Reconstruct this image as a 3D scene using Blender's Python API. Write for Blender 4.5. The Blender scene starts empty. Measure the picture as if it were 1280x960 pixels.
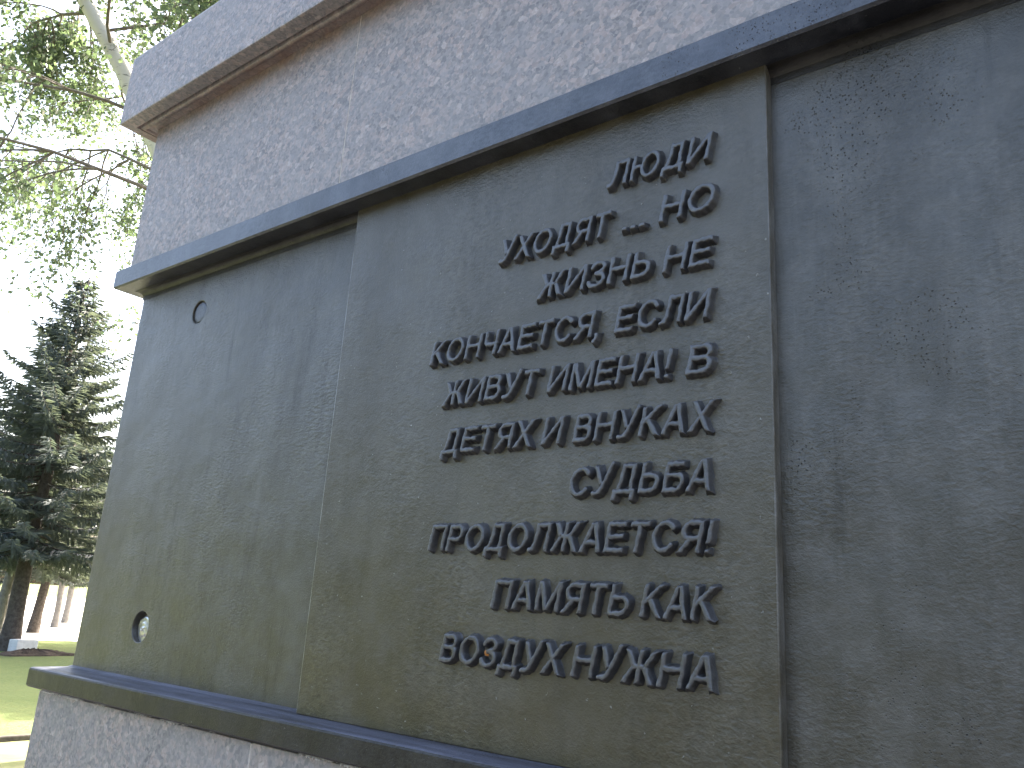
import bpy, bmesh, math, random
import numpy as np
from mathutils import Vector, Matrix, Quaternion

sc = bpy.context.scene
COL = sc.collection
S = 0.7            # metres per panel-height unit of the plan
Z0 = 1.41          # height of the panel's lower edge above the ground
rnd = random.Random(7)

# ------------------------------------------------------------------ camera
cam = bpy.data.cameras.new("camera")
cam.sensor_fit = 'HORIZONTAL'
cam.sensor_width = 36.0
cam.lens = 36.0 * 1023.247 / 1280.0
cam.clip_start = 0.02
cam.clip_end = 3000
camo = bpy.data.objects.new("camera", cam)
COL.objects.link(camo)
sc.camera = camo
right = Vector((0.7898905577, 0.6100294995, 0.0627448460))
down = Vector((-0.1157928426, 0.2488388013, -0.9615982886))
fwd = Vector((-0.6022166757, 0.7522920044, 0.2671924695))
M = Matrix((right, -down, -fwd)).transposed().to_4x4()
M.translation = Vector((1.5676377, -0.74899287, 1.55188517))
camo.matrix_world = M
cam.dof.use_dof = False
CAM = M.translation.copy()

# ------------------------------------------------------------------ sky and sun
SUN_EL, SUN_AZ = math.radians(40), math.radians(-4)     # azimuth clockwise from +Y
world = bpy.data.worlds.new("World")
sc.world = world
world.use_nodes = True
wn, wl = world.node_tree.nodes, world.node_tree.links
sky = wn.new('ShaderNodeTexSky')
sky.sky_type = 'NISHITA'
sky.sun_disc = False
sky.sun_elevation = SUN_EL
sky.sun_rotation = SUN_AZ
sky.air_density = 1.0
sky.dust_density = 7.0
sky.ozone_density = 0.3
bg = wn['Background']
bg.inputs['Strength'].default_value = 0.12
wl.new(sky.outputs[0], bg.inputs['Color'])
sun = bpy.data.lights.new("sun", 'SUN')
sun.energy = 4.0
sun.angle = math.radians(0.5)
sun.color = (1.0, 0.94, 0.84)
suno = bpy.data.objects.new("sun", sun)
COL.objects.link(suno)
sdir = Vector((math.sin(SUN_AZ) * math.cos(SUN_EL), math.cos(SUN_AZ) * math.cos(SUN_EL), math.sin(SUN_EL)))
suno.rotation_euler = sdir.to_track_quat('Z', 'Y').to_euler()
suno.location = sdir * 50
sc.view_settings.view_transform = 'Standard'
sc.view_settings.look = 'None'
sc.view_settings.gamma = 1
sc.view_settings.use_curve_mapping = False
sc.view_settings.exposure = 3.15
sc.cycles.use_denoising = True
sc.cycles.max_bounces = 8


# ------------------------------------------------------------------ helpers
def link(name, me, mat=None, parent=None):
    o = bpy.data.objects.new(name, me)
    COL.objects.link(o)
    if mat is not None and me is not None:
        me.materials.clear()
        me.materials.append(mat)
    if parent is not None:
        o.parent = parent
    return o


def tag(o, label=None, cat=None, group=None, kind=None):
    if label: o["label"] = label
    if cat: o["category"] = cat
    if group: o["group"] = group
    if kind: o["kind"] = kind
    return o


def mesh_from(name, verts, faces, smooth=False):
    me = bpy.data.meshes.new(name)
    me.from_pydata([tuple(v) for v in verts], [], [tuple(f) for f in faces])
    me.update()
    if smooth:
        me.polygons.foreach_set('use_smooth', np.ones(len(me.polygons), dtype=bool))
    return me


def mesh_np(name, V, F, smooth=False):
    """V (n,3) float, F (m,k) int"""
    me = bpy.data.meshes.new(name)
    V = np.asarray(V, dtype=np.float32); F = np.asarray(F, dtype=np.int32)
    k = F.shape[1]
    me.vertices.add(len(V)); me.vertices.foreach_set('co', V.ravel())
    me.loops.add(F.size); me.loops.foreach_set('vertex_index', F.ravel())
    me.polygons.add(len(F)); me.polygons.foreach_set('loop_start', np.arange(0, F.size, k, dtype=np.int32))
    me.update(calc_edges=True)
    me.validate()
    if smooth:
        me.polygons.foreach_set('use_smooth', np.ones(len(me.polygons), dtype=bool))
    return me


def box_mesh(name, x0, x1, y0, y1, z0, z1, bev=0.0, seg=2):
    bm = bmesh.new()
    vs = [bm.verts.new((x, y, z)) for z in (z0, z1) for y in (y0, y1) for x in (x0, x1)]
    for f in ((0, 2, 3, 1), (4, 5, 7, 6), (0, 1, 5, 4), (2, 6, 7, 3), (0, 4, 6, 2), (1, 3, 7, 5)):
        bm.faces.new([vs[i] for i in f])
    if bev > 0:
        bmesh.ops.bevel(bm, geom=list(bm.edges), offset=bev, segments=seg, profile=0.6, affect='EDGES', clamp_overlap=True)
    bmesh.ops.recalc_face_normals(bm, faces=bm.faces)
    me = bpy.data.meshes.new(name)
    bm.to_mesh(me); bm.free()
    return me


def smooth_by_angle(me, deg=35):
    """small bevel faces shade smoothly, the broad flat faces stay flat"""
    try:
        me.set_sharp_from_angle(angle=math.radians(deg))
    except Exception:
        pass
    me.polygons.foreach_set('use_smooth', np.array([p.area < 0.016 for p in me.polygons], dtype=bool))


# ------------------------------------------------------------------ materials
class NT:
    def __init__(self, name):
        self.m = bpy.data.materials.new(name)
        self.m.use_nodes = True
        self.t = self.m.node_tree
        self.n = self.t.nodes
        self.b = self.n['Principled BSDF']
        self.out = self.n['Material Output']

    def node(self, typ, **kw):
        nd = self.n.new(typ)
        for k, v in kw.items():
            if k.startswith('_'):
                setattr(nd, k[1:], v)
            else:
                nd.inputs[k.replace('__', ' ')].default_value = v
        return nd

    def l(self, a, b):
        self.t.links.new(a, b)

    def coords(self, scale=(1, 1, 1), rot=(0, 0, 0), kind='Object'):
        tc = self.node('ShaderNodeTexCoord')
        mp = self.node('ShaderNodeMapping')
        mp.inputs['Scale'].default_value = scale
        mp.inputs['Rotation'].default_value = rot
        self.l(tc.outputs[kind], mp.inputs['Vector'])
        return mp.outputs['Vector']

    def noise(self, vec, scale, detail=4, rough=0.55, dist=0.0):
        nd = self.node('ShaderNodeTexNoise', Scale=scale, Detail=detail, Roughness=rough, Distortion=dist)
        self.l(vec, nd.inputs['Vector'])
        return nd.outputs['Fac']

    def vor(self, vec, scale, feature='F1', out='Distance', rand=1.0):
        nd = self.node('ShaderNodeTexVoronoi', _feature=feature, Scale=scale, Randomness=rand)
        self.l(vec, nd.inputs['Vector'])
        return nd.outputs[out]

    def ramp(self, fac, stops, interp='LINEAR'):
        nd = self.node('ShaderNodeValToRGB')
        cr = nd.color_ramp
        cr.interpolation = interp
        while len(cr.elements) < len(stops):
            cr.elements.new(0.5)
        for e, (p, c) in zip(cr.elements, stops):
            e.position = p
            e.color = (c, c, c, 1) if not hasattr(c, '__len__') else (c[0], c[1], c[2], 1)
        self.l(fac, nd.inputs['Fac'])
        return nd.outputs['Color']

    def mix(self, fac, a, b, mode='MIX'):
        nd = self.node('ShaderNodeMix', _data_type='RGBA', _blend_type=mode)
        for isf, sock, v in ((True, nd.inputs[0], fac), (False, nd.inputs[6], a), (False, nd.inputs[7], b)):
            if hasattr(v, 'is_output'):
                self.l(v, sock)
            elif hasattr(v, '__len__'):
                sock.default_value = (v[0], v[1], v[2], 1)
            else:
                sock.default_value = v if isf else (v, v, v, 1)
        return nd.outputs[2]

    def math(self, op, a, b=0.0, c=0.0, clamp=False):
        nd = self.node('ShaderNodeMath', _operation=op, _use_clamp=clamp)
        for i, v in enumerate((a, b, c)):
            if hasattr(v, 'is_output'):
                self.l(v, nd.inputs[i])
            else:
                nd.inputs[i].default_value = v
        return nd.outputs[0]

    def bump(self, h, strength, dist, prev=None):
        nd = self.node('ShaderNodeBump', Strength=strength, Distance=dist)
        self.l(h, nd.inputs['Height'])
        if prev is not None:
            self.l(prev, nd.inputs['Normal'])
        return nd.outputs['Normal']

    def setb(self, **kw):
        for k, v in kw.items():
            s = self.b.inputs[k.replace('__', ' ')]
            if hasattr(v, 'is_output'):
                self.l(v, s)
            elif hasattr(v, '__len__'):
                s.default_value = (v[0], v[1], v[2], 1)
            else:
                s.default_value = v


def iron_material(name, c_lo, c_hi, dust, rough=(0.34, 0.5), ripple=0.5, streak=0.5, spec=0.5, pits=1.0, chips=1.0, ledge=None, sheen=0.0, edges=False):
    """satin paint brushed over rough cast iron: ripples, pits, run marks, dust film, white paint specks"""
    k = NT(name)
    v = k.coords()
    big = k.noise(k.coords((9, 9, 3.2)), 1.0, 7, 0.66, 0.0)
    mid = k.noise(v, 22.0, 6, 0.65, 0.2)
    col = k.mix(k.ramp(big, [(0.36, 0.0), (0.64, 1.0)]), c_lo, c_hi)
    # dust film left by running water: ragged vertical streaks in patches
    st = k.noise(k.coords((46, 46, 3.0)), 1.0, 7, 0.72, 0.5)
    patch = k.noise(k.coords((5.5, 5.5, 3.0)), 1.0, 5, 0.6, 0.0)
    stm = k.math('MULTIPLY', k.ramp(st, [(0.47, 0.0), (0.72, 1.0)]), k.ramp(patch, [(0.40, 0.0), (0.66, 1.0)]))
    col = k.mix(k.math('MULTIPLY', stm, streak), col, dust)
    # darker wet-looking runs
    st2 = k.noise(k.coords((24, 24, 2.4), (0.0, 0.05, 0.0)), 1.0, 6, 0.68, 0.4)
    rn = k.math('MULTIPLY', k.ramp(st2, [(0.54, 0.0), (0.72, 1.0)]), k.ramp(patch, [(0.46, 1.0), (0.64, 0.0)]))
    col = k.mix(k.math('MULTIPLY', rn, 1.3 * streak), col, tuple(c * 0.4 for c in c_lo))
    col = k.mix(k.math('MULTIPLY', k.ramp(mid, [(0.42, 0.0), (0.75, 1.0)]), 0.45), col, dust)
    # relief : cast grain, brushed-paint ripples that come and go, pits, blobs
    rip = k.noise(k.coords((120, 120, 235), (0.0, 0.10, 0.0)), 1.0, 3, 0.5, 0.3)
    ripm = k.ramp(k.noise(k.coords((6, 6, 4)), 1.0, 4, 0.65, 0.0), [(0.40, 0.15), (0.64, 1.0)])
    fine = k.noise(v, 380.0, 4, 0.65)
    grain = k.math('ADD', k.math('MULTIPLY', rip, 0.6), k.math('MULTIPLY', fine, 0.4))
    col = k.mix(k.math('MULTIPLY', ripm, 0.75), col, k.mix(1.0, col, k.ramp(grain, [(0.36, 0.72), (0.50, 1.0), (0.64, 1.3)]), 'MULTIPLY'))
    pv = k.vor(v, 340.0)
    pm = k.ramp(pv, [(0.10, 1.0), (0.30, 0.0)])
    pcl = k.ramp(k.noise(v, 6.0, 5, 0.7, 0.3), [(0.52, 0.0), (0.64, 1.0)])
    sel = k.ramp(k.vor(v, 340.0, out='Color'), [(0.45, 0.0), (0.55, 1.0)])
    pit = k.math('MULTIPLY', k.math('MULTIPLY', pm, pcl), k.math('MULTIPLY', sel, pits))
    col = k.mix(k.math('MULTIPLY', pit, 0.85), col, (0.004, 0.004, 0.004))
    # pale specks of grit and lime
    wn_ = k.node('ShaderNodeTexNoise', Scale=300.0, Detail=2.0)
    k.l(v, wn_.inputs['Vector'])
    vw = k.mix(0.006, v, wn_.outputs['Color'], 'ADD')
    wv = k.vor(vw, 105.0)
    wsel = k.ramp(k.vor(vw, 105.0, out='Color'), [(0.80, 0.0), (0.90, 1.0)])
    ws = k.math('MULTIPLY', k.ramp(wv, [(0.05, 1.0), (0.13, 0.0)]), k.math('MULTIPLY', wsel, chips))
    col = k.mix(k.math('MULTIPLY', ws, 0.6), col, (0.36, 0.36, 0.33))
    if ledge is not None:      # dust tone on the upward-facing ledge, bluish to stand for sky reflection
        ge = k.node('ShaderNodeNewGeometry'); sz = k.node('ShaderNodeSeparateXYZ'); k.l(ge.outputs['True Normal'], sz.inputs[0])
        dn = k.noise(k.coords((5, 60, 60)), 1.0, 5, 0.65, 0.4)
        lf = k.math('MULTIPLY', k.ramp(sz.outputs[2], [(0.5, 0.0), (0.85, 1.0)]), k.ramp(dn, [(0.3, 0.15), (0.62, 1.0)]))
        col = k.mix(k.math('MULTIPLY', lf, 0.85), col, ledge)
    if edges:                  # pale glint of light painted along the plate's upright arrises
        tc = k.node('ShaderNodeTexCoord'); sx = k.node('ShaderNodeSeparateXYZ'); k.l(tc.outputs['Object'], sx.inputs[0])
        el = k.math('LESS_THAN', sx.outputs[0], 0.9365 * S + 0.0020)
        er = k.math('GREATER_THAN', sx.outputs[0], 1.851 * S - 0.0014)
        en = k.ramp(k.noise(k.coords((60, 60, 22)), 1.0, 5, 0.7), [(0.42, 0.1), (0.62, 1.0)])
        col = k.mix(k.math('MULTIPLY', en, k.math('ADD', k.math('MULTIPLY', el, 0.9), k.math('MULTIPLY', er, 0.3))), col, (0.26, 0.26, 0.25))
    rg = k.math('ADD', k.math('MULTIPLY', k.ramp(mid, [(0.3, 0.0), (0.7, 1.0)]), rough[1] - rough[0]), rough[0])
    rg = k.math('ADD', rg, k.math('MULTIPLY', stm, 0.12))
    k.setb(Base__Color=col, Roughness=rg)
    # dirt, runs and cast grain dull or bare the gloss
    sp_ = k.mix(ripm, (0.85, 0.85, 0.85), k.ramp(grain, [(0.36, 0.70), (0.50, 0.88), (0.64, 1.04)]))
    sp_ = k.math('MULTIPLY', sp_, spec)
    sp_ = k.math('MULTIPLY', sp_, k.ramp(big, [(0.34, 0.82), (0.64, 1.08)]))
    sp_ = k.math('MULTIPLY', sp_, k.math('SUBTRACT', 1.0, k.math('MULTIPLY', rn, 0.9 * streak)))
    sp_ = k.math('MULTIPLY', sp_, k.math('SUBTRACT', 1.0, k.math('MULTIPLY', pit, 0.9)))
    k.setb(**{'Specular__IOR__Level': sp_})
    k.b.inputs['Sheen Weight'].default_value = sheen
    k.b.inputs['Sheen Roughness'].default_value = 0.45
    k.b.inputs['Sheen Tint'].default_value = (0.9, 0.92, 1.0, 1)
    wave = k.noise(k.coords((7, 7, 9)), 1.0, 3, 0.5)
    h = k.math('ADD', k.math('MULTIPLY', k.math('MULTIPLY', rip, ripm), ripple), k.math('MULTIPLY', fine, 0.28))
    h = k.math('SUBTRACT', h, k.math('MULTIPLY', pit, 0.9))
    h = k.math('ADD', h, k.math('MULTIPLY', ws, 0.4))
    nrm = k.bump(wave, 0.3, 0.012)
    nrm = k.bump(h, 1.0, 0.0021, nrm)
    k.l(nrm, k.b.inputs['Normal'])
    return k.m


def granite_material():
    k = NT("brown_grey_granite")
    v = k.coords()
    wv = k.node('ShaderNodeTexNoise', Scale=60.0, Detail=2.0)
    k.l(v, wv.inputs['Vector'])
    vd = k.mix(0.006, v, wv.outputs['Color'], 'ADD')
    cell = k.vor(vd, 118.0, out='Color')
    sep = k.node('ShaderNodeSeparateColor'); k.l(cell, sep.inputs[0])
    base = k.ramp(sep.outputs[0], [(0.0, (0.115, 0.11, 0.11)), (0.35, (0.172, 0.161, 0.157)), (0.60, (0.212, 0.187, 0.174)),
                                   (0.78, (0.26, 0.205, 0.18)), (0.92, (0.32, 0.245, 0.212)), (1.0, (0.37, 0.31, 0.28))])
    cell2 = k.vor(vd, 240.0, out='Color')
    sp2 = k.node('ShaderNodeSeparateColor'); k.l(cell2, sp2.inputs[0])
    base = k.mix(0.45, base, k.ramp(sp2.outputs[1], [(0.0, (0.09, 0.087, 0.088)), (0.5, (0.195, 0.178, 0.168)), (1.0, (0.31, 0.27, 0.25))]))
    big = k.noise(v, 9.0, 4, 0.6, 0.5)
    base = k.mix(k.math('MULTIPLY', k.ramp(big, [(0.38, 0.0), (0.66, 1.0)]), 0.4), base, (0.215, 0.203, 0.197))
    # rusty run-off under the projecting cap
    tc = k.node('ShaderNodeTexCoord'); sx = k.node('ShaderNodeSeparateXYZ'); k.l(tc.outputs['Object'], sx.inputs[0])
    zz = k.math('ADD', sx.outputs[2], k.math('MULTIPLY', k.noise(k.coords((9, 9, 3)), 1.0, 4, 0.6), 0.09))
    rust = k.ramp(k.math('DIVIDE', k.math('SUBTRACT', zz, 2.44), 0.16), [(0.25, 0.0), (0.75, 1.0)])
    rn = k.ramp(k.noise(v, 14.0, 4, 0.6), [(0.35, 0.2), (0.65, 1.0)])
    up = k.math('MULTIPLY', k.math('LESS_THAN', sx.outputs[2], Z0 + 1.565 * S), k.math('GREATER_THAN', sx.outputs[1], -0.05))
    rust = k.math('MULTIPLY', k.math('MULTIPLY', rust, rn), k.math('MULTIPLY', up, 0.7))
    base = k.mix(rust, base, (0.13, 0.06, 0.035))
    base = k.mix(1.0, base, (1.30, 1.27, 1.25), 'MULTIPLY')
    k.setb(Base__Color=base, Roughness=k.math('ADD', k.math('MULTIPLY', sp2.outputs[0], 0.25), 0.42))
    h = k.math('ADD', k.math('MULTIPLY', sep.outputs[1], 0.5), k.math('MULTIPLY', k.noise(v, 300, 4, 0.6), 0.8))
    k.l(k.bump(h, 0.35, 0.0012), k.b.inputs['Normal'])
    return k.m


def simple(name, c0, c1, scale, rough=0.8, bump=0.3, bdist=0.01, spec=0.3):
    k = NT(name)
    v = k.coords()
    n = k.noise(v, scale, 6, 0.65, 0.4)
    k.setb(Base__Color=k.mix(k.ramp(n, [(0.3, 0.0), (0.7, 1.0)]), c0, c1), Roughness=rough)
    k.b.inputs['Specular IOR Level'].default_value = spec
    k.l(k.bump(n, bump, bdist), k.b.inputs['Normal'])
    return k.m


def leaf_material(name, c0, c1, trans, tcol):
    k = NT(name)
    v = k.coords()
    n = k.noise(v, 1.6, 3, 0.6)
    n2 = k.noise(v, 40.0, 2, 0.6)
    col = k.mix(k.ramp(n, [(0.35, 0.0), (0.65, 1.0)]), c0, c1)
    col = k.mix(k.math('MULTIPLY', k.ramp(n2, [(0.3, 0.0), (0.7, 1.0)]), 0.4), col, tuple(c * 1.7 for c in c1))
    k.setb(Base__Color=col, Roughness=0.5)
    k.b.inputs['Specular IOR Level'].default_value = 0.3
    tr = k.node('ShaderNodeBsdfTranslucent')
    tr.inputs['Color'].default_value = (*tcol, 1)
    mx = k.node('ShaderNodeMixShader')
    mx.inputs[0].default_value = trans
    k.l(k.b.outputs[0], mx.inputs[1]); k.l(tr.outputs[0], mx.inputs[2])
    k.l(mx.outputs[0], k.out.inputs['Surface'])
    return k.m


MAT = {}
MAT['shell'] = iron_material("olive_black_paint", (0.026, 0.0205, 0.0095), (0.038, 0.032, 0.019), (0.12, 0.112, 0.098), spec=0.85, ripple=0.58, rough=(0.30, 0.42), streak=0.45, sheen=0.08, pits=0.75)
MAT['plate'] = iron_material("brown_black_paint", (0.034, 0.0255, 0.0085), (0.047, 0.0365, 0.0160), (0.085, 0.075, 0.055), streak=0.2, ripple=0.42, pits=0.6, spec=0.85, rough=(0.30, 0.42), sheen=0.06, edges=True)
MAT['letter'] = iron_material("blue_black_paint", (0.026, 0.025, 0.026), (0.036, 0.035, 0.036), (0.10, 0.098, 0.096), ripple=0.3, streak=0.2, pits=0.3, spec=1.0, rough=(0.26, 0.38))
MAT['trim'] = iron_material("slate_black_paint", (0.007, 0.0075, 0.011), (0.013, 0.014, 0.020), (0.10, 0.105, 0.12), rough=(0.28, 0.40), ripple=0.16, streak=0.15, spec=1.0, pits=0.6)
MAT['sill'] = iron_material("dusty_sky_ledge_paint", (0.013, 0.0115, 0.010), (0.021, 0.0185, 0.0165), (0.05, 0.046, 0.044), rough=(0.34, 0.46), ripple=0.3, streak=0.3, spec=0.4, ledge=(0.115, 0.118, 0.15))
MAT['granite'] = granite_material()
MAT['mortar'] = simple("lime_bloom", (0.5, 0.49, 0.46), (0.7, 0.69, 0.66), 150.0, 0.9)
MAT['foil'] = NT("bare_bright_steel").m
k = MAT['foil'].node_tree.nodes['Principled BSDF']
k.inputs['Metallic'].default_value = 1.0; k.inputs['Roughness'].default_value = 0.36; k.inputs['Base Color'].default_value = (0.62, 0.62, 0.62, 1)

# ------------------------------------------------------------------ setting
def ground_material():
    k = NT("lawn_grass")
    v = k.coords()
    n = k.noise(v, 0.35, 5, 0.6, 0.5)
    n2 = k.noise(v, 9.0, 6, 0.7, 0.4)
    col = k.mix(k.ramp(n, [(0.35, 0.0), (0.65, 1.0)]), (0.09, 0.128, 0.042), (0.13, 0.165, 0.060))
    col = k.mix(k.math('MULTIPLY', k.ramp(n2, [(0.35, 0.0), (0.7, 1.0)]), 0.45), col, (0.17, 0.18, 0.06))
    k.setb(Base__Color=col, Roughness=0.9)
    k.b.inputs['Specular IOR Level'].default_value = 0.15
    k.l(k.bump(n2, 0.8, 0.05), k.b.inputs['Normal'])
    return k.m


def sheet(name, pts, z, mat, kind='structure'):
    o = link(name, mesh_from(name, [(x, y, z) for x, y in pts], [list(range(len(pts)))]), mat)
    tag(o, kind=kind)
    return o


MAT['lawn'] = ground_material()
MAT['sand'] = simple("pale_dry_path", (0.12, 0.14, 0.045), (0.21, 0.20, 0.095), 2.4, 0.95, 0.6, 0.02)
MAT['road'] = simple("pale_gravel_road", (0.42, 0.40, 0.36), (0.55, 0.53, 0.48), 4.0, 0.95, 0.4, 0.02)
MAT['kerb'] = simple("weathered_kerb", (0.035, 0.03, 0.025), (0.09, 0.08, 0.065), 8.0, 0.9, 0.6, 0.01)
sheet("ground", [(-400, -400), (400, -400), (400, 400), (-400, 400)], 0.0, MAT['lawn'])
MAT['asphalt'] = simple("added_dark_asphalt", (0.035, 0.036, 0.038), (0.06, 0.06, 0.062), 30.0, 0.9, 0.5, 0.01)
sheet("path", [(-7.62, -40), (-5.2, -40), (-5.2, 40), (-7.62, 40)], 0.004, MAT['sand'])
sheet("unseen_pavement", [(-5.2, -40), (40, -40), (40, 40), (-5.2, 40)], 0.006, MAT['asphalt'])  # unseen dark ground, added to cut bounce light onto the plinth
sheet("road", [(-90, -30), (-24.5, 7.6), (-22.4, 10.2), (-22.0, 30), (-90, 80)], 0.004, MAT['road'])
kb = link("kerb", box_mesh("kerb", -7.71, -7.63, -40, 40, -0.05, 0.055, 0.012), MAT['kerb'])
tag(kb, kind='structure')

# ------------------------------------------------------------------ memorial
mon = link("memorial_plinth", None)
mon.location = (1.395 * S, 0.6, 0)
tag(mon, "massive grey-brown granite memorial plinth clad with a dark painted metal panel of raised Cyrillic lettering", "monument")
MOFF = Vector(mon.location)
WX, DY = 2.79 * S, 1.25       # shell width and depth


def mpart(name, me, mat, parent=None):
    """parts are modelled in world metres, parented to the plinth without moving"""
    o = link(name, me, mat, parent or mon)
    if parent is None:
        o.location = -MOFF
    return o


def ring(name, prof, caps=False):
    """profile [(outset, z)...] swept round the rectangular shell with mitred corners (closed loop profile)"""
    V, F = [], []
    n = len(prof)
    for e, z in prof:
        V += [(-e, -e, z), (WX + e, -e, z), (WX + e, DY + e, z), (-e, DY + e, z)]
    for i in range(n):
        j = (i + 1) % n
        for c in range(4):
            d = (c + 1) % 4
            F.append((i * 4 + c, i * 4 + d, j * 4 + d, j * 4 + c))
    me = mesh_from(name, V, F)
    bm = bmesh.new(); bm.from_mesh(me)
    bmesh.ops.recalc_face_normals(bm, faces=bm.faces)
    # soften the long edges a little
    bm.to_mesh(me); bm.free()
    return me


def arc_prof(c, r, a0, a1, n):
    return [(c[0] + r * math.cos(math.radians(a0 + (a1 - a0) * i / n)), c[1] + r * math.sin(math.radians(a0 + (a1 - a0) * i / n))) for i in range(n + 1)]


U = lambda x: x * S
ZU = lambda z: Z0 + z * S

# cast shell with two round fixing recesses in its left field
shell_me = box_mesh("cast_shell", 0, WX, 0, DY, ZU(-0.03), ZU(1.05), 0.004, 3)
HOLES = [(U(0.3165), ZU(0.908), U(0.0320), 0.0040), (U(0.299), ZU(0.112), U(0.036), 0.012)]
tmp = bpy.data.objects.new("shell_tmp", shell_me); COL.objects.link(tmp)
cutters = []
for hx, hz, hr, hd in HOLES:
    bm = bmesh.new()
    bmesh.ops.create_cone(bm, cap_ends=True, segments=64, radius1=hr * 0.97, radius2=hr, depth=hd + 0.02)
    me = bpy.data.meshes.new("cut"); bm.to_mesh(me); bm.free()
    c = bpy.data.objects.new("cut", me); COL.objects.link(c)
    c.rotation_euler = (math.radians(90), 0, 0)
    c.location = (hx, hd - (hd + 0.02) / 2, hz)
    cutters.append(c)
    md = tmp.modifiers.new("b", 'BOOLEAN'); md.operation = 'DIFFERENCE'; md.object = c; md.solver = 'EXACT'
bpy.context.view_layer.update()
dg = bpy.context.evaluated_depsgraph_get()
shell_me2 = bpy.data.meshes.new_from_object(tmp.evaluated_get(dg))
for c in cutters + [tmp]:
    bpy.data.objects.remove(c)
# round the rim of the recesses
bm = bmesh.new(); bm.from_mesh(shell_me2)
rim = []
for e in bm.edges:
    a, b = e.verts
    for hx, hz, hr, hd in HOLES:
        if abs(a.co.y) < 1e-4 and abs(b.co.y) < 1e-4 and abs(math.hypot(a.co.x - hx, a.co.z - hz) - hr) < 0.002 and abs(math.hypot(b.co.x - hx, b.co.z - hz) - hr) < 0.002:
            rim.append(e)
bmesh.ops.bevel(bm, geom=rim, offset=0.0016, segments=3, profile=0.5, affect='EDGES')
bm.to_mesh(shell_me2); bm.free()
smooth_by_angle(shell_me2, 30)
shell = mpart("cast_shell", shell_me2, MAT['shell'])

# plug and bolt in the recesses
def lathe_y(name, prof, x, z, y, seg=40, jit=0.0):
    V, F = [], []
    for r, dy in prof:
        for i in range(seg):
            a = 2 * math.pi * i / seg
            V.append((x + r * math.cos(a), y - dy + (rnd.uniform(-jit, jit) if jit else 0), z + r * math.sin(a)))
    n = len(prof)
    for i in range(n - 1):
        for s in range(seg):
            t = (s + 1) % seg
            F.append((i * seg + s, i * seg + t, (i + 1) * seg + t, (i + 1) * seg + s))
    F.append([(n - 1) * seg + s for s in range(seg)])
    return mesh_from(name, V, F, True)


hx, hz, hr, hd = HOLES[0]
mpart("screw_plug", lathe_y("screw_plug", [(hr * 0.90, -0.001), (hr * 0.86, 0.0012), (hr * 0.80, 0.0016), (hr * 0.5, 0.0019), (hr * 0.2, 0.0020), (0.001, 0.0020)], hx, hz, hd, 40, 0.00012), MAT['trim'], shell)
hx, hz, hr, hd = HOLES[1]
o = mpart("fixing_bolt", lathe_y("fixing_bolt", [(hr * 0.93, -0.001), (hr * 0.88, 0.003), (hr * 0.74, 0.0052), (hr * 0.60, 0.0040), (hr * 0.45, 0.0064), (hr * 0.3, 0.0058), (hr * 0.14, 0.0078), (0.001, 0.0072)], hx, hz - 0.004, hd, 13, 0.0017), MAT['foil'], shell)
o["label"] = "shiny bare metal bolt end in the lower recess"

# text plate
PX0, PX1, PT = U(0.9365), U(1.851), 0.0140
plate_me = box_mesh("text_plate", PX0, PX1, -PT, 0.004, ZU(-0.0058), ZU(1.03), 0.0020, 3)
smooth_by_angle(plate_me, 40)
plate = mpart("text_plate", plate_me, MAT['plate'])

# mouldings
e = U(0.0631)
um = ring("upper_moulding", [(-0.01, ZU(1.0825)), (e - 0.003, ZU(1.0832)), (e, ZU(1.0832) - 0.003), (e, ZU(1.0259) + 0.003), (e - 0.003, ZU(1.0259)),
                             (-0.01, ZU(1.0259))])
smooth_by_angle(um, 32)
mpart("upper_moulding", um, MAT['trim'])
cv = U(0.018)
co = ring("cove_fillet", [(cv * 1.05, ZU(1.0259) - 0.0006)] +
          [(cv * (1 - math.sin(t)) + 0.0004, ZU(1.0259) - cv * (1 - math.cos(t)) - 0.0008) for t in [math.radians(d) for d in (0, 18, 36, 54, 72)]] +
          [(0.0006, ZU(1.0005)), (-0.01, ZU(1.0005)), (-0.01, ZU(1.0259) - 0.0006)])
smooth_by_angle(co, 32)
mpart("cove_fillet", co, MAT["sill"])
e = U(0.0713)
lm = ring("lower_moulding", [(-0.01, ZU(0.0)), (0.0, ZU(0.0)), (0.006, ZU(-0.004)), (e - 0.004, ZU(-0.0095)), (e - 0.001, ZU(-0.0095) - 0.0015), (e, ZU(-0.0095) - 0.004),
                             (e, ZU(-0.0566) + 0.003), (e - 0.003, ZU(-0.0566)), (-0.01, ZU(-0.0566))])
smooth_by_angle(lm, 32)
mpart("lower_moulding", lm, MAT['sill'])

# granite blocks
g = U(0.0375)
zt, zb = ZU(1.5526), ZU(1.0832)
for x0, x1 in ((-g, U(0.878)), (U(0.878) + 0.0018, U(2.1)), (U(2.1) + 0.0012, WX + g)):
    me = box_mesh("upper_granite_block", x0, x1, -g, DY + g, zb + 0.0015, zt, 0.0010, 2)
    smooth_by_angle(me, 40)
    mpart("upper_granite_block", me, MAT['granite'])
g = U(0.0466)
zt = ZU(-0.0566) - 0.005
for x0, x1 in ((-g, U(0.85)), (U(0.85) + 0.0016, U(2.05)), (U(2.05) + 0.0016, WX + g)):
    me = box_mesh("lower_granite_block", x0, x1, -g, DY + g, 0.0, zt, 0.0022, 2)
    smooth_by_angle(me, 40)
    mpart("lower_granite_block", me, MAT['granite'])
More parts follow.
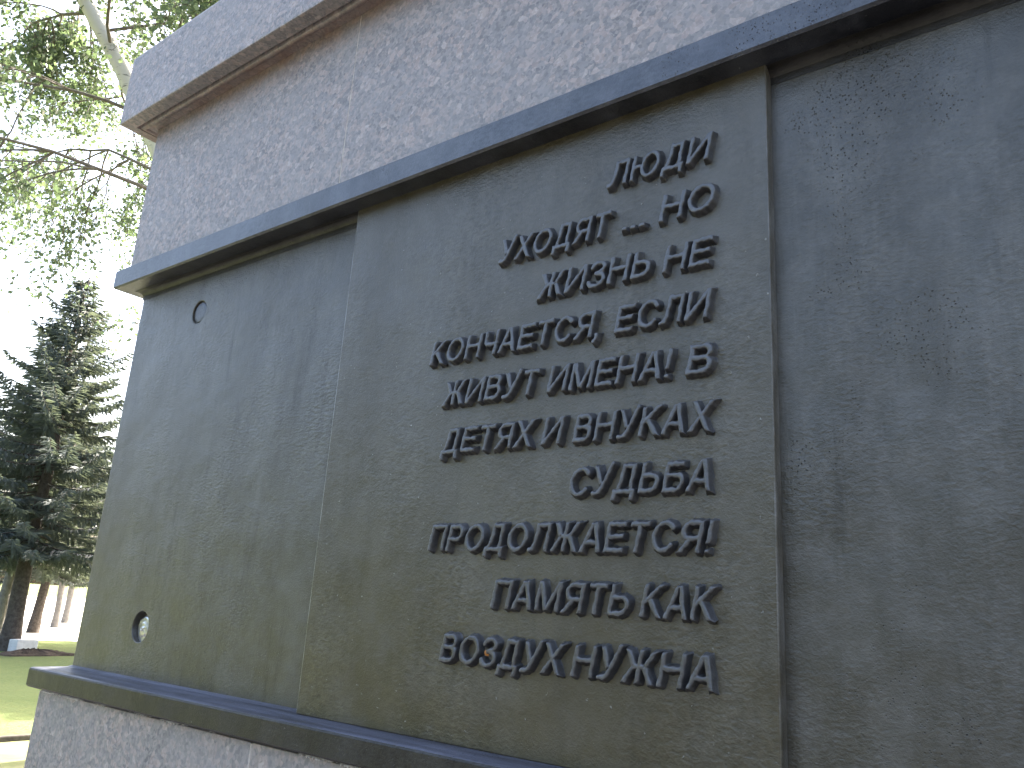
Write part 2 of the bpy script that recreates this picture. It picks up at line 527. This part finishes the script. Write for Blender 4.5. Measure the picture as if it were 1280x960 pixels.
# pale mortar in the upright joints
MAT['joint'] = simple("pale_joint_mortar", (0.30, 0.25, 0.21), (0.62, 0.55, 0.47), 60.0, 0.95)
for xj, wj, gj, za, zb_ in ((U(0.878), 0.0018, U(0.0375), ZU(1.0832) + 0.003, ZU(1.5526) - 0.002), (U(0.85), 0.0016, U(0.0466), 0.01, zt - 0.002)):
    mpart("joint_mortar", box_mesh("joint_mortar", xj - 0.0006, xj + wj + 0.0006, -gj + 0.0004, -gj + 0.05, za, zb_), MAT['joint'])
# mortar bed between base and lower moulding
me = box_mesh("mortar_bed", -g + 0.008, WX + g - 0.008, -g + 0.007, DY + g - 0.008, zt - 0.001, ZU(-0.0566) + 0.001)
mpart("mortar_bed", me, simple("dark_mortar", (0.05, 0.048, 0.045), (0.16, 0.155, 0.15), 90.0, 0.95))
# lime bloom : one ragged crust squeezed out along the bed joint
def bloom(x0, x1, y, z, sgn, phase):
    xs_ = np.linspace(x0, x1, 640)
    V, F = [], []
    for i, x in enumerate(xs_):
        on = max(0.0, math.sin(x * 17 + phase) * .6 + math.sin(x * 61 + 2 * phase) * .5 + math.sin(x * 7.3 + phase) * .5 + rnd.uniform(-.7, .7))
        t = 0.0003 + 0.0014 * min(on, 1.3)
        yc, zc = y + 0.0045 - 0.0045 * min(1, on * 1.4), z - sgn * 0.0012 * min(1, on)
        for dy, dz in ((-1, 0), (0, 1), (1, 0), (0, -1)):
            V.append((x, yc + dy * t * rnd.uniform(.7, 1.2), zc + dz * t * rnd.uniform(.7, 1.4)))
    for i in range(len(xs_) - 1):
        for c in range(4):
            d = (c + 1) % 4
            F.append((i * 4 + c, i * 4 + d, i * 4 + 4 + d, i * 4 + 4 + c))
    return mesh_from("lime_bloom", V, F)


mpart("lime_bloom", bloom(-0.02, 1.25, -g, zt + 0.001, 1, 1.0), MAT['mortar'])
mpart("lime_bloom", bloom(0.75, 1.6, -U(0.0375), ZU(1.0832) + 0.0012, -1, 2.3), MAT['mortar'])

# cap with drip groove
e = U(0.1196)
z0c, z1c = ZU(1.5526), ZU(1.80)
cm = ring("granite_cap", [(-0.3, z0c), (U(0.058), z0c), (U(0.060), z0c - 0.0015), (U(0.064), z0c - 0.0035), (U(0.069), z0c - 0.0035), (U(0.073), z0c - 0.001), (U(0.075), z0c + 0.006), (U(0.080), z0c + 0.006), (U(0.083), z0c),
                          (e - 0.004, z0c), (e - 0.001, z0c + 0.0012), (e, z0c + 0.004), (e, z1c - 0.014), (e - 0.004, z1c - 0.004), (e - 0.014, z1c), (-0.3, z1c)])
bm = bmesh.new(); bm.from_mesh(cm)
ve = [ed for ed in bm.edges if abs(ed.verts[0].co.z - ed.verts[1].co.z) > 0.05 and abs(ed.verts[0].co.x - ed.verts[1].co.x) < 1e-4 and abs(ed.verts[0].co.y - ed.verts[1].co.y) < 1e-4
      and (abs(ed.verts[0].co.x + e) < 1e-3 or abs(ed.verts[0].co.x - WX - e) < 1e-3)]
bmesh.ops.bevel(bm, geom=ve, offset=0.006, segments=3, profile=0.5, affect='EDGES')
bm.to_mesh(cm); bm.free()
smooth_by_angle(cm, 35)
mpart("granite_cap", cm, MAT['granite'])
# tapering shaft above, out of the picture
# ------------------------------------------------------------------ raised letters (one relief mesh each)
H = 0.102


def ell(cx, cy, rx, ry, a0, a1, n=18):
    return [(cx + rx * math.cos(math.radians(a0 + (a1 - a0) * i / n)), cy + ry * math.sin(math.radians(a0 + (a1 - a0) * i / n))) for i in range(n + 1)]


def bowl(x0, x1, y0, y1):
    r = (y1 - y0) / 2
    return [(x0, y1)] + ell(x1 - r, (y0 + y1) / 2, r, r, 90, -90, 12) + [(x0, y0)]


h = H
GL = {
 'А': (.93, [('k', .07, 0, .455, 1.02), ('k', .475, 1.02, .86, 0), ('s', .2, .34, .73, .34)]),
 'Б': (.86, [('s', h, 0, h, 1), ('s', 0, 1 - h, .76, 1 - h), ('p', bowl(h, .86 - h, h, .56))]),
 'В': (.86, [('s', h, 0, h, 1), ('p', bowl(h, .80 - h, .53, 1 - h)), ('p', bowl(h, .86 - h, h, .53))]),
 'Д': (.98, [('s', 0, h, .98, h), ('s', h, -.2, h, .1), ('s', .98 - h, -.2, .98 - h, .1), ('s', .77, 0, .77, 1), ('s', .27, 1 - h, .8, 1 - h),
             ('p', [(.345, .92), (.335, .66), (.29, .36), (.2, .1)])]),
 'Е': (.84, [('s', h, 0, h, 1), ('s', 0, 1 - h, .82, 1 - h), ('s', 0, .52, .77, .52), ('s', 0, h, .85, h)]),
 'Ж': (1.22, [('s', .61, 0, .61, 1), ('k', .08, 0, .43, .55), ('k', .10, 1, .42, .5), ('s', .38, .52, .84, .52), ('k', 1.14, 0, .79, .55), ('k', 1.12, 1, .80, .5)]),
 'З': (.78, [('p', ell(.37, .735, .28, .185, 170, -80, 16) + [(.3, .535)]), ('p', [(.3, .535)] + ell(.37, .31, .33, .225, 85, -165, 18))]),
 'И': (.96, [('s', h, 0, h, 1), ('s', .96 - h, 0, .96 - h, 1), ('k', .09, .04, .87, .96)]),
 'К': (.86, [('s', h, 0, h, 1), ('k', .08, .38, .78, 1.04), ('k', .30, .56, .80, 0)]),
 'Л': (.90, [('s', .90 - h, 0, .90 - h, 1), ('s', .2, 1 - h, .9, 1 - h), ('p', [(.285, .92), (.28, .6), (.25, .28), (.17, .12), (.03, .085)])]),
 'М': (1.1, [('s', h, 0, h, 1), ('s', 1.1 - h, 0, 1.1 - h, 1), ('k', .10, 1, .55, .04), ('k', 1.0, 1, .55, .04)]),
 'Н': (.92, [('s', h, 0, h, 1), ('s', .92 - h, 0, .92 - h, 1), ('s', 0, .53, .92, .53)]),
 'О': (1.04, [('p', ell(.52, .5, .52 - h, .51 - h, 0, 360, 36))]),
 'П': (.92, [('s', h, 0, h, 1), ('s', .92 - h, 0, .92 - h, 1), ('s', 0, 1 - h, .92, 1 - h)]),
 'Р': (.84, [('s', h, 0, h, 1), ('p', bowl(h, .84 - h, .44, 1 - h))]),
 'С': (.96, [('p', ell(.5, .5, .5 - h, .51 - h, 38, 322, 30))]),
 'Т': (.80, [('s', .40, 0, .40, 1), ('s', 0, 1 - h, .80, 1 - h)]),
 'У': (.84, [('k', .07, 1, .43, .33), ('p', [(.77, 1.0), (.47, .28), (.38, .14), (.27, .085), (.1, .085)])]),
 'Х': (.88, [('k', .07, 0, .81, 1), ('k', .07, 1, .81, 0)]),
 'Ч': (.84, [('s', .84 - h, 0, .84 - h, 1), ('p', [(h, 1 - h), (h, .66), (.13, .53), (.24, .45), (.4, .43), (.76, .46)])]),
 'Ь': (.84, [('s', h, 0, h, 1), ('p', bowl(h, .84 - h, h, .57))]),
 'Ю': (1.34, [('s', h, 0, h, 1), ('s', 0, .52, .5, .52), ('p', ell(.88, .5, .46 - h, .51 - h, 0, 360, 36))]),
 'Я': (.88, [('s', .88 - h, 0, .88 - h, 1), ('p', [(.88 - x, y) for x, y in bowl(h, .84 - h, .45, 1 - h)]), ('k', .07, 0, .46, .47)]),
 '!': (.22, [('s', .11, .28, .11, 1), ('s', .11, 0, .11, .165)]),
 '.': (.19, [('s', .095, 0, .095, .165)]),
 ',': (.22, [('s', .11, 0, .11, .165), ('p', [(.12, .06), (.11, -.08), (.04, -.15)])]),
}
CAPH, LDEP, SHEAR = 0.0325, 0.0088, 0.21


def seg_box(X, Y, x0, y0, x1, y1, hw, rr):
    L = math.hypot(x1 - x0, y1 - y0)
    cx, cy = (x0 + x1) / 2, (y0 + y1) / 2
    ux, uy = (x1 - x0) / L, (y1 - y0) / L
    a = np.abs((X - cx) * ux + (Y - cy) * uy) - (L / 2 - rr)
    b = np.abs(-(X - cx) * uy + (Y - cy) * ux) - (hw - rr)
    return np.hypot(np.maximum(a, 0), np.maximum(b, 0)) + np.minimum(np.maximum(a, b), 0) - rr


def capsule(X, Y, x0, y0, x1, y1):
    dx, dy = x1 - x0, y1 - y0
    t = np.clip(((X - x0) * dx + (Y - y0) * dy) / max(dx * dx + dy * dy, 1e-9), 0, 1)
    return np.hypot(X - x0 - t * dx, Y - y0 - t * dy)


def glyph_sdf(prims, X, Y):
    D = np.full(X.shape, 9.0)
    for p in prims:
        if p[0] == 's':
            d = seg_box(X, Y, *p[1:], H, 0.03)
        elif p[0] == 'k':
            x0, y0, x1, y1 = p[1:]
            L = math.hypot(x1 - x0, y1 - y0); ex, ey = (x1 - x0) / L * .12, (y1 - y0) / L * .12
            d = seg_box(X, Y, x0 - (ex if y0 in (0, 1) else 0), y0 - (ey if y0 in (0, 1) else 0), x1 + (ex if y1 in (0, 1) else 0), y1 + (ey if y1 in (0, 1) else 0), H * 1.02, 0.03)
            d = np.maximum(d, np.maximum(-Y, Y - 1))
        else:
            pts = p[1]
            d = np.full(X.shape, 9.0)
            for (a, b), (c, e_) in zip(pts[:-1], pts[1:]):
                d = np.minimum(d, capsule(X, Y, a, b, c, e_))
            d = d - H
        D = np.minimum(D, d)
    return D


def letter_mesh(ch, xs, rng):
    """relief of one glyph; local x along the wall, z up, origin on the baseline at the plate's face"""
    w, prims = GL[ch]
    st, mg = 0.019, 0.105
    lo = -.24 if ch in 'Д,' else 0
    nx = int((w + 2 * mg) / st) + 1; ny = int((1 - lo + 2 * mg) / st) + 1
    gx = -mg + np.arange(nx) * st; gy = lo - mg + np.arange(ny) * st
    X, Y = np.meshgrid(gx, gy)
    wob = 0.016 * np.sin(X * 9 + rng.uniform(0, 6)) * np.sin(Y * 8 + rng.uniform(0, 6)) + 0.010 * np.sin(X * 23 + Y * 17 + rng.uniform(0, 6))
    D = glyph_sdf(prims, X, Y) + wob
    t = np.clip((D + 0.046) / 0.112, 0, 1)          # rounded shoulder, steep drafted side, small fillet
    prof = 1 - (t * t * (3 - 2 * t))
    top = 1 + 0.05 * np.clip(-D / H, 0, 1)
    Zh = prof * top * LDEP - 0.0009 * (D > 0.062)
    keep = D < 0.085
    px = (X * xs + Y * SHEAR) * CAPH
    V = np.stack([px, -Zh, Y * CAPH], -1).reshape(-1, 3)
    idx = np.arange(nx * ny).reshape(ny, nx)
    q = np.stack([idx[:-1, :-1], idx[:-1, 1:], idx[1:, 1:], idx[1:, :-1]], -1).reshape(-1, 4)
    kf = keep.reshape(-1)[q].all(1)
    q = q[kf]
    used = np.unique(q)
    remap = np.full(nx * ny, -1); remap[used] = np.arange(len(used))
    return mesh_np("letter", V[used], remap[q], True)


WORDS = [("ЛЮДИ", 1.1080, 1.2335, .6208), ("УХОДЯТ", .9501, 1.1090, .5603), ("...", 1.1281, 1.1576, .5606), ("НО", 1.1744, 1.2385, .5606),
         ("ЖИЗНЬ", 1.0142, 1.1650, .4998), ("НЕ", 1.1796, 1.2346, .4987), ("КОНЧАЕТСЯ,", .8458, 1.1030, .4407), ("ЕСЛИ", 1.1222, 1.2323, .4402),
         ("ЖИВУТ", .8741, 1.0195, .3830), ("ИМЕНА!", 1.0354, 1.1892, .3820), ("В", 1.2076, 1.2360, .3817), ("ДЕТЯХ", .8790, 1.0173, .3218),
         ("И", 1.0314, 1.0580, .3217), ("ВНУКАХ", 1.0734, 1.2343, .3219), ("СУДЬБА", 1.0700, 1.2348, .2634), ("ПРОДОЛЖАЕТСЯ!", .8714, 1.2339, .2047),
         ("ПАМЯТЬ", .9739, 1.1480, .1432), ("КАК", 1.1607, 1.2364, .1434), ("ВОЗДУХ", .9041, 1.0708, .0812), ("НУЖНА", 1.0835, 1.2374, .0825)]
lr = random.Random(3)
GAP = 0.12
speck_at = None
for word, xa, xb, zb in WORDS:
    nat = sum(GL[c][0] for c in word) + GAP * (len(word) - 1)
    xs = (xb - xa) / CAPH / nat
    x = xa
    for c in word:
        o = link("punctuation_mark" if c in '.,!' else "letter", letter_mesh(c, xs, lr), MAT['letter'], plate)
        o.location = (x, -PT, Z0 + zb + lr.uniform(-.0004, .0004))
        o.rotation_euler = (0, lr.uniform(-.008, .008), 0)
        if word == "ВОЗДУХ" and c == 'З':
            speck_at = Vector((x + 0.0105, -PT - LDEP * 0.75, Z0 + zb + 0.0150))
        x += (GL[c][0] + GAP) * xs * CAPH

# small orange scrap caught on the inscription
bm = bmesh.new()
rs = random.Random(5)
n = 11
ctr = bm.verts.new((0.0004, -0.0020, 0.0003))
loop = []
for i in range(n):
    a = 2 * math.pi * i / n
    r = 0.0034 * (0.65 + 0.5 * rs.random())
    loop.append(bm.verts.new((r * math.cos(a), -0.0006 + 0.001 * rs.random(), 1.15 * r * math.sin(a))))
back = bm.verts.new((0, 0.0016, 0))
for i in range(n):
    bm.faces.new((ctr, loop[i], loop[(i + 1) % n]))
    bm.faces.new((back, loop[(i + 1) % n], loop[i]))
bmesh.ops.recalc_face_normals(bm, faces=bm.faces)
me = bpy.data.meshes.new("leaf_scrap"); bm.to_mesh(me); bm.free()
o = link("leaf_scrap", me, simple("orange_dry_leaf", (0.36, 0.13, 0.03), (0.55, 0.24, 0.06), 700.0, 0.7))
o.location = speck_at
tag(o, "tiny orange scrap of dry leaf stuck on a raised letter in the lowest text line", "leaf scrap")

# ------------------------------------------------------------------ trees
MAT['bark'] = simple("grey_brown_bark", (0.045, 0.035, 0.03), (0.11, 0.095, 0.085), 14.0, 0.95, 0.9, 0.03)
MAT['palebark'] = simple("pale_grey_bark", (0.13, 0.12, 0.115), (0.24, 0.225, 0.21), 9.0, 0.95, 0.7, 0.02)
MAT['needle'] = leaf_material("spruce_needles", (0.056, 0.072, 0.078), (0.082, 0.098, 0.096), 0.25, (0.17, 0.20, 0.12))
MAT['darkneedle'] = leaf_material("dark_spruce_needles", (0.016, 0.018, 0.010), (0.026, 0.028, 0.016), 0.1, (0.05, 0.06, 0.02))
MAT['birchleaf'] = leaf_material("birch_leaves", (0.055, 0.078, 0.062), (0.078, 0.102, 0.074), 0.32, (0.20, 0.28, 0.12))


def birch_bark():
    k = NT("white_birch_bark")
    v = k.coords()
    n = k.noise(k.coords((6, 6, 40)), 1.0, 4, 0.6)
    col = k.mix(k.ramp(n, [(0.62, 0.0), (0.72, 1.0)]), (0.55, 0.53, 0.49), (0.06, 0.055, 0.05))
    k.setb(Base__Color=col, Roughness=0.7)
    k.l(k.bump(n, 0.4, 0.01), k.b.inputs['Normal'])
    return k.m


MAT['birchbark'] = birch_bark()
MAT['twigbark'] = simple("brown_twig_bark", (0.09, 0.075, 0.06), (0.2, 0.18, 0.155), 20.0, 0.85, 0.5, 0.01)


def tube(V, F, pts, radii, seg=8):
    """append a tapered tube through pts to V,F lists (quads)"""
    base = len(V)
    n = len(pts)
    for i, (p, r) in enumerate(zip(pts, radii)):
        t = (pts[min(i + 1, n - 1)] - pts[max(i - 1, 0)]).normalized()
        a = t.orthogonal().normalized() if abs(t.z) > 0.9 else t.cross(Vector((0, 0, 1))).normalized()
        b = t.cross(a)
        for s in range(seg):
            an = 2 * math.pi * s / seg
            V.append(p + (a * math.cos(an) + b * math.sin(an)) * r)
    for i in range(n - 1):
        for s in range(seg):
            t2 = (s + 1) % seg
            F.append((base + i * seg + s, base + i * seg + t2, base + (i + 1) * seg + t2, base + (i + 1) * seg + s))


def make_spruce(seed, Ht, R, zlow, trunk_r, dens=1.0):
    r = random.Random(seed)
    TV, TF = [], []
    pts = [Vector((0.04 * math.sin(z * 0.9 + seed), 0.04 * math.cos(z * 1.3), z)) for z in np.linspace(0, Ht, 14)]
    tube(TV, TF, pts, [trunk_r * (1.25 if i == 0 else 1) * (1 - 0.95 * i / 13) + 0.008 for i in range(14)], 10)
    Q = []
    z = zlow
    while z < Ht - 0.15:
        f = (z - zlow) / (Ht - zlow)
        Rz = R * (1 - f) ** 1.0 * (0.75 + 0.25 * min(1, f * 8)) + 0.12
        nb = r.randint(6, 9)
        a0 = r.uniform(0, 6.28)
        for b in range(nb):
            if r.random() < 0.08: continue
            az = a0 + 2 * math.pi * b / nb + r.uniform(-.3, .3)
            L = Rz * r.uniform(0.62, 1.12)
            rise = 0.28 - 0.62 * (1 - f)
            dirv = Vector((math.cos(az), math.sin(az), 0)); side = Vector((-dirv.y, dirv.x, 0))
            bp = []
            zz = z + r.uniform(-.12, .12)
            for i in range(7):
                t = i / 6
                bp.append(Vector((0, 0, zz)) + dirv * (L * t) + Vector((0, 0, L * (rise * t + 0.25 * t ** 3))) + side * (0.05 * L * math.sin(3 * t + b)))
            tube(TV, TF, bp, [0.022 * (L / R + 0.15) * (1 - 0.85 * i / 6) + 0.003 for i in range(7)], 4)
            ns = max(5, int(L / 0.075 * dens))
            for i in range(ns):
                t = 0.12 + 0.88 * (i + r.random()) / ns
                k2 = min(5, int(t * 6)); ft = t * 6 - k2
                p = bp[k2].lerp(bp[k2 + 1], ft)
                tl = (0.16 + 0.42 * (1 - t) * min(1, L)) * r.uniform(0.6, 1.25) + 0.05
                for sgn in (-1, 1, 0):
                    if sgn == 0:
                        d = Vector((dirv.x * .25 + r.uniform(-.3, .3), dirv.y * .25 + r.uniform(-.3, .3), -1.0)).normalized(); tt = tl * 0.6
                    else:
                        d = (dirv * r.uniform(0.5, 0.95) + side * sgn * r.uniform(0.6, 1.0) + Vector((0, 0, r.uniform(-.55, .05)))).normalized(); tt = tl
                    # each twig : two crossed slim tapering blades of needles
                    wv = d.cross(Vector((r.uniform(-1, 1), r.uniform(-1, 1), r.uniform(-1, 1)))).normalized()
                    for rot in (0, 1):
                        w_ = wv if rot == 0 else d.cross(wv)
                        hw = r.uniform(0.018, 0.032)
                        Q.append((p - w_ * hw * .6, p + d * tt * .55 - w_ * hw, p + d * tt, p + d * tt * .5 + w_ * hw))
        z += (0.20 + 0.10 * (1 - f)) * r.uniform(0.8, 1.25)
    QV = np.array([[tuple(v) for v in q] for q in Q], dtype=np.float32).reshape(-1, 3)
    QF = np.arange(len(QV)).reshape(-1, 4)
    tm = mesh_from("trunk", TV, TF, True)
    return tm, mesh_np("crown", QV, QF)


def put_tree(name, tm, cm, tmat, cmat, x, y, rz, sc_, label, cat, group=None):
    root = link(name, None)
    root.location = (x, y, 0); root.rotation_euler = (0, 0, rz); root.scale = (sc_, sc_, sc_)
    tag(root, label, cat, group)
    t = link("trunk", tm, None, root); c = link("crown", cm, None, root)
    if tm.materials.get(tmat.name) is None: tm.materials.append(tmat)
    if cm.materials.get(cmat.name) is None: cm.materials.append(cmat)
    return root


SA = make_spruce(11, 9.0, 3.4, 2.3, 0.19, 1.0)
SB = make_spruce(23, 8.2, 2.6, 2.4, 0.15, 0.9)
SP = [(SA, -19.05, 7.62, 0.3, 1.0, "large dark spruce beside the plinth, its trunk just behind a white block"),
      (SB, -22.3, 8.62, 1.9, 1.0, "spruce with a pale grey trunk at the far left edge of the picture"),
      (SB, -23.2, 9.35, 4.0, 0.92, "slim spruce second in the row behind the large dark spruce"),
      (SA, -26.0, 11.1, 2.2, 0.80, "spruce third in the row behind the large one, its trunk leaning slightly"),
      (SB, -29.5, 13.2, 5.1, 0.86, "small spruce far down the row beside the bright road"),
      (SB, -33.0, 15.2, 0.7, 0.90, "farthest spruce of the row at the edge of the bright road")]
HID = "spruce hidden behind the plinth, shading the grass to its left"
SP += [(SA, -19.5, 18.0, 1.1, 1.5, HID), (SB, -15.0, 17.0, 3.0, 1.6, HID), (SA, -11.0, 16.0, 5.0, 1.4, HID), (SB, -17.2, 14.6, 2.0, 1.25, HID), (SA, -13.0, 13.2, 4.4, 1.15, HID)]
for (tm, cm_), x, y, rz, s, lab in SP:
    put_tree("spruce_tree", tm, cm_, MAT['palebark'] if tm is SB[0] else MAT['bark'], MAT['needle'], x, y, rz, s, lab, "spruce", "spruces in a row beyond the lawn")


def make_broadleaf(seed, Ht, zlow, spread, nlimb, leaf, nleaf, base_lean=(0, 0)):
    r = random.Random(seed)
    TV, TF, BV, BF = [], [], [], []
    N = 16
    tp = [Vector((base_lean[0] * (z / Ht) ** 3.0 + .08 * math.sin(z * .8 + seed), base_lean[1] * (z / Ht) ** 3.0 + .08 * math.cos(z * .6), z)) for z in np.linspace(0, Ht, N)]
    tube(TV, TF, tp, [0.24 * (1.2 if i == 0 else 1) * (1 - 0.93 * i / (N - 1)) + .006 for i in range(N)], 12)
    tips = []

    def branch(p, d, L, rad, lvl):
        pts = [p]
        q = p.copy(); dd = d.copy()
        n = 7
        for i in range(n):
            dd = (dd + Vector((r.uniform(-.22, .22), r.uniform(-.22, .22), r.uniform(-.2, .12) - (0.10 if lvl > 0 else 0.02) * i / n))).normalized()
            q = q + dd * (L / n)
            pts.append(q.copy())
        tube(BV, BF, pts, [rad * (1 - .85 * i / n) + .0025 for i in range(n + 1)], 6 if lvl < 2 else 4)
        if lvl < 2:
            for i in range(2, n + 1):
                for c in range(2 if lvl == 0 else r.randint(1, 2)):
                    nd = (dd + Vector((r.uniform(-1, 1), r.uniform(-1, 1), r.uniform(-.7, .5)))).normalized()
                    branch(pts[i], nd, L * r.uniform(.32, .55), rad * .45, lvl + 1)
        else:
            tips.append(pts)

    for i in range(nlimb):
        f = (i + r.random()) / nlimb
        z = zlow + (Ht - zlow) * f * .95
        k2 = min(N - 2, int(z / Ht * (N - 1)))
        az = i * 2.4 + r.uniform(-.4, .4)
        d = Vector((math.cos(az), math.sin(az), r.uniform(.05, .55))).normalized()
        branch(tp[k2].lerp(tp[k2 + 1], z / Ht * (N - 1) - k2), d, spread * (1 - .6 * f) * r.uniform(.75, 1.15), .024 * (1 - .5 * f), 0)
    r2 = np.random.default_rng(seed)
    out = []
    for pts in tips:
        for j in range(nleaf):
            t = r.random() ** .7 * (len(pts) - 1)
            i = min(int(t), len(pts) - 2)
            p = pts[i].lerp(pts[i + 1], t - i) + Vector((r.gauss(0, .08), r.gauss(0, .08), r.gauss(-.04, .08)))
            n = Vector((r.gauss(0, 1), r.gauss(0, 1), r.gauss(0, 1))).normalized()
            a = n.orthogonal().normalized(); a.rotate(Quaternion(n, r.uniform(0, 6.28))); b = n.cross(a)
            s = leaf * r.uniform(.65, 1.25)
            out.append((p - a * s * .5, p - a * s * .1 + b * s * .42 + n * s * .06, p + a * s * .62, p - a * s * .1 - b * s * .42 + n * s * .06))
    QV = np.array([[tuple(v) for v in q] for q in out], dtype=np.float32).reshape(-1, 3)
    return mesh_from("trunk", TV, TF, True), mesh_np("crown", QV, np.arange(len(QV)).reshape(-1, 4)), mesh_from("branches", BV, BF, True)


BA = make_broadleaf(5, 11.0, 5.3, 3.3, 26, 0.060, 26, (-2.6, -5.1))
print('birch leaves', len(BA[1].polygons))
bt = put_tree("birch_tree", BA[0], BA[1], MAT['birchbark'], MAT['birchleaf'], -6.5, 4.3, 0.0, 1.0,
         "leafy birch with a white trunk rising behind the plinth's upper left corner", "birch")

link("branches", BA[2], MAT['twigbark'], bt)

# unseen wood behind the camera, added as a dark reflection for the metal
r = np.random.default_rng(9)
QV = []
for i in range(72):
    cx = -96 + i * 1.9 + r.normal() * .7; cy = -21 + r.normal() * 1.5 - max(0, -cx - 40) * .1; Ht = r.uniform(7.0, 9.5); Rr = r.uniform(2.0, 3.0)
    n = 420
    z = r.uniform(0.3, 1.0, n) ** 1.0 * 0 + r.power(1.4, n); z = 1 - z * 0.97
    z = 0.6 + z * (Ht - 0.6); rad = Rr * (1 - (z - 0.6) / (Ht - 0.5)) ** .8 * np.sqrt(r.uniform(.2, 1, n)); a = r.uniform(0, 6.28, n)
    P = np.stack([cx + rad * np.cos(a), cy + rad * np.sin(a), z], -1)
    d1 = np.stack([np.cos(a), np.sin(a), -0.35 + 0 * a], -1); d2 = np.stack([-np.sin(a), np.cos(a), r.normal(0, .5, n)], -1)
    L = r.uniform(.35, .8, n)[:, None]
    QV.append(np.stack([P - d2 * L * .35, P + d1 * L * .6 - d2 * L * .1, P + d1 * L, P + d2 * L * .35 + d1 * L * .3], 1).reshape(-1, 3))
QV = np.concatenate(QV)
wood = link("unseen_wood", mesh_np("unseen_wood", QV, np.arange(len(QV)).reshape(-1, 4)), MAT['darkneedle'])
tag(wood, "unseen dark spruce wood behind the camera, added for the metal panel to mirror", "wood", kind="stuff")

# white block and heap of soil by the spruce
bl = link("stone_block", box_mesh("stone_block", -0.14, 0.14, -0.26, 0.26, 0, 0.27, 0.025, 3), simple("whitewashed_concrete", (0.5, 0.5, 0.5), (0.66, 0.66, 0.66), 12.0, 0.9))
bl.location = (-18.7, 7.78, 0.0); bl.rotation_euler = (0, 0, 0.25)
tag(bl, "low whitewashed concrete block on the grass beside the large spruce trunk", "block")


def mound(x, y, a, b, hgt, seed):
    r = np.random.default_rng(seed)
    n, m_ = 28, 9
    V, F = [(0, 0, hgt)], []
    for j in range(1, m_ + 1):
        t = j / m_
        for i in range(n):
            an = 2 * math.pi * i / n
            k2 = 1 + .18 * math.sin(3 * an + seed) + .1 * math.sin(7 * an)
            V.append((a * t * k2 * math.cos(an), b * t * k2 * math.sin(an), max(-.02, hgt * (1 - t * t) * (1 + .5 * r.normal() * .4)) - (.03 if j == m_ else 0)))
    for i in range(n):
        F.append((0, 1 + i, 1 + (i + 1) % n))
    for j in range(m_ - 1):
        for i in range(n):
            p, q = 1 + j * n + i, 1 + j * n + (i + 1) % n
            F.append((p, p + n, q + n, q))
    o = link("soil_heap", mesh_from("soil_heap", V, F), simple("dark_soil", (0.03, 0.022, 0.016), (0.08, 0.06, 0.045), 20.0, 0.95, 0.8, 0.03))
    o.location = (x, y, 0)
    return o


tag(mound(-17.9, 7.72, 0.42, 0.85, 0.11, 4), "low heap of dark bare soil on the lawn in front of the white block", "soil heap")
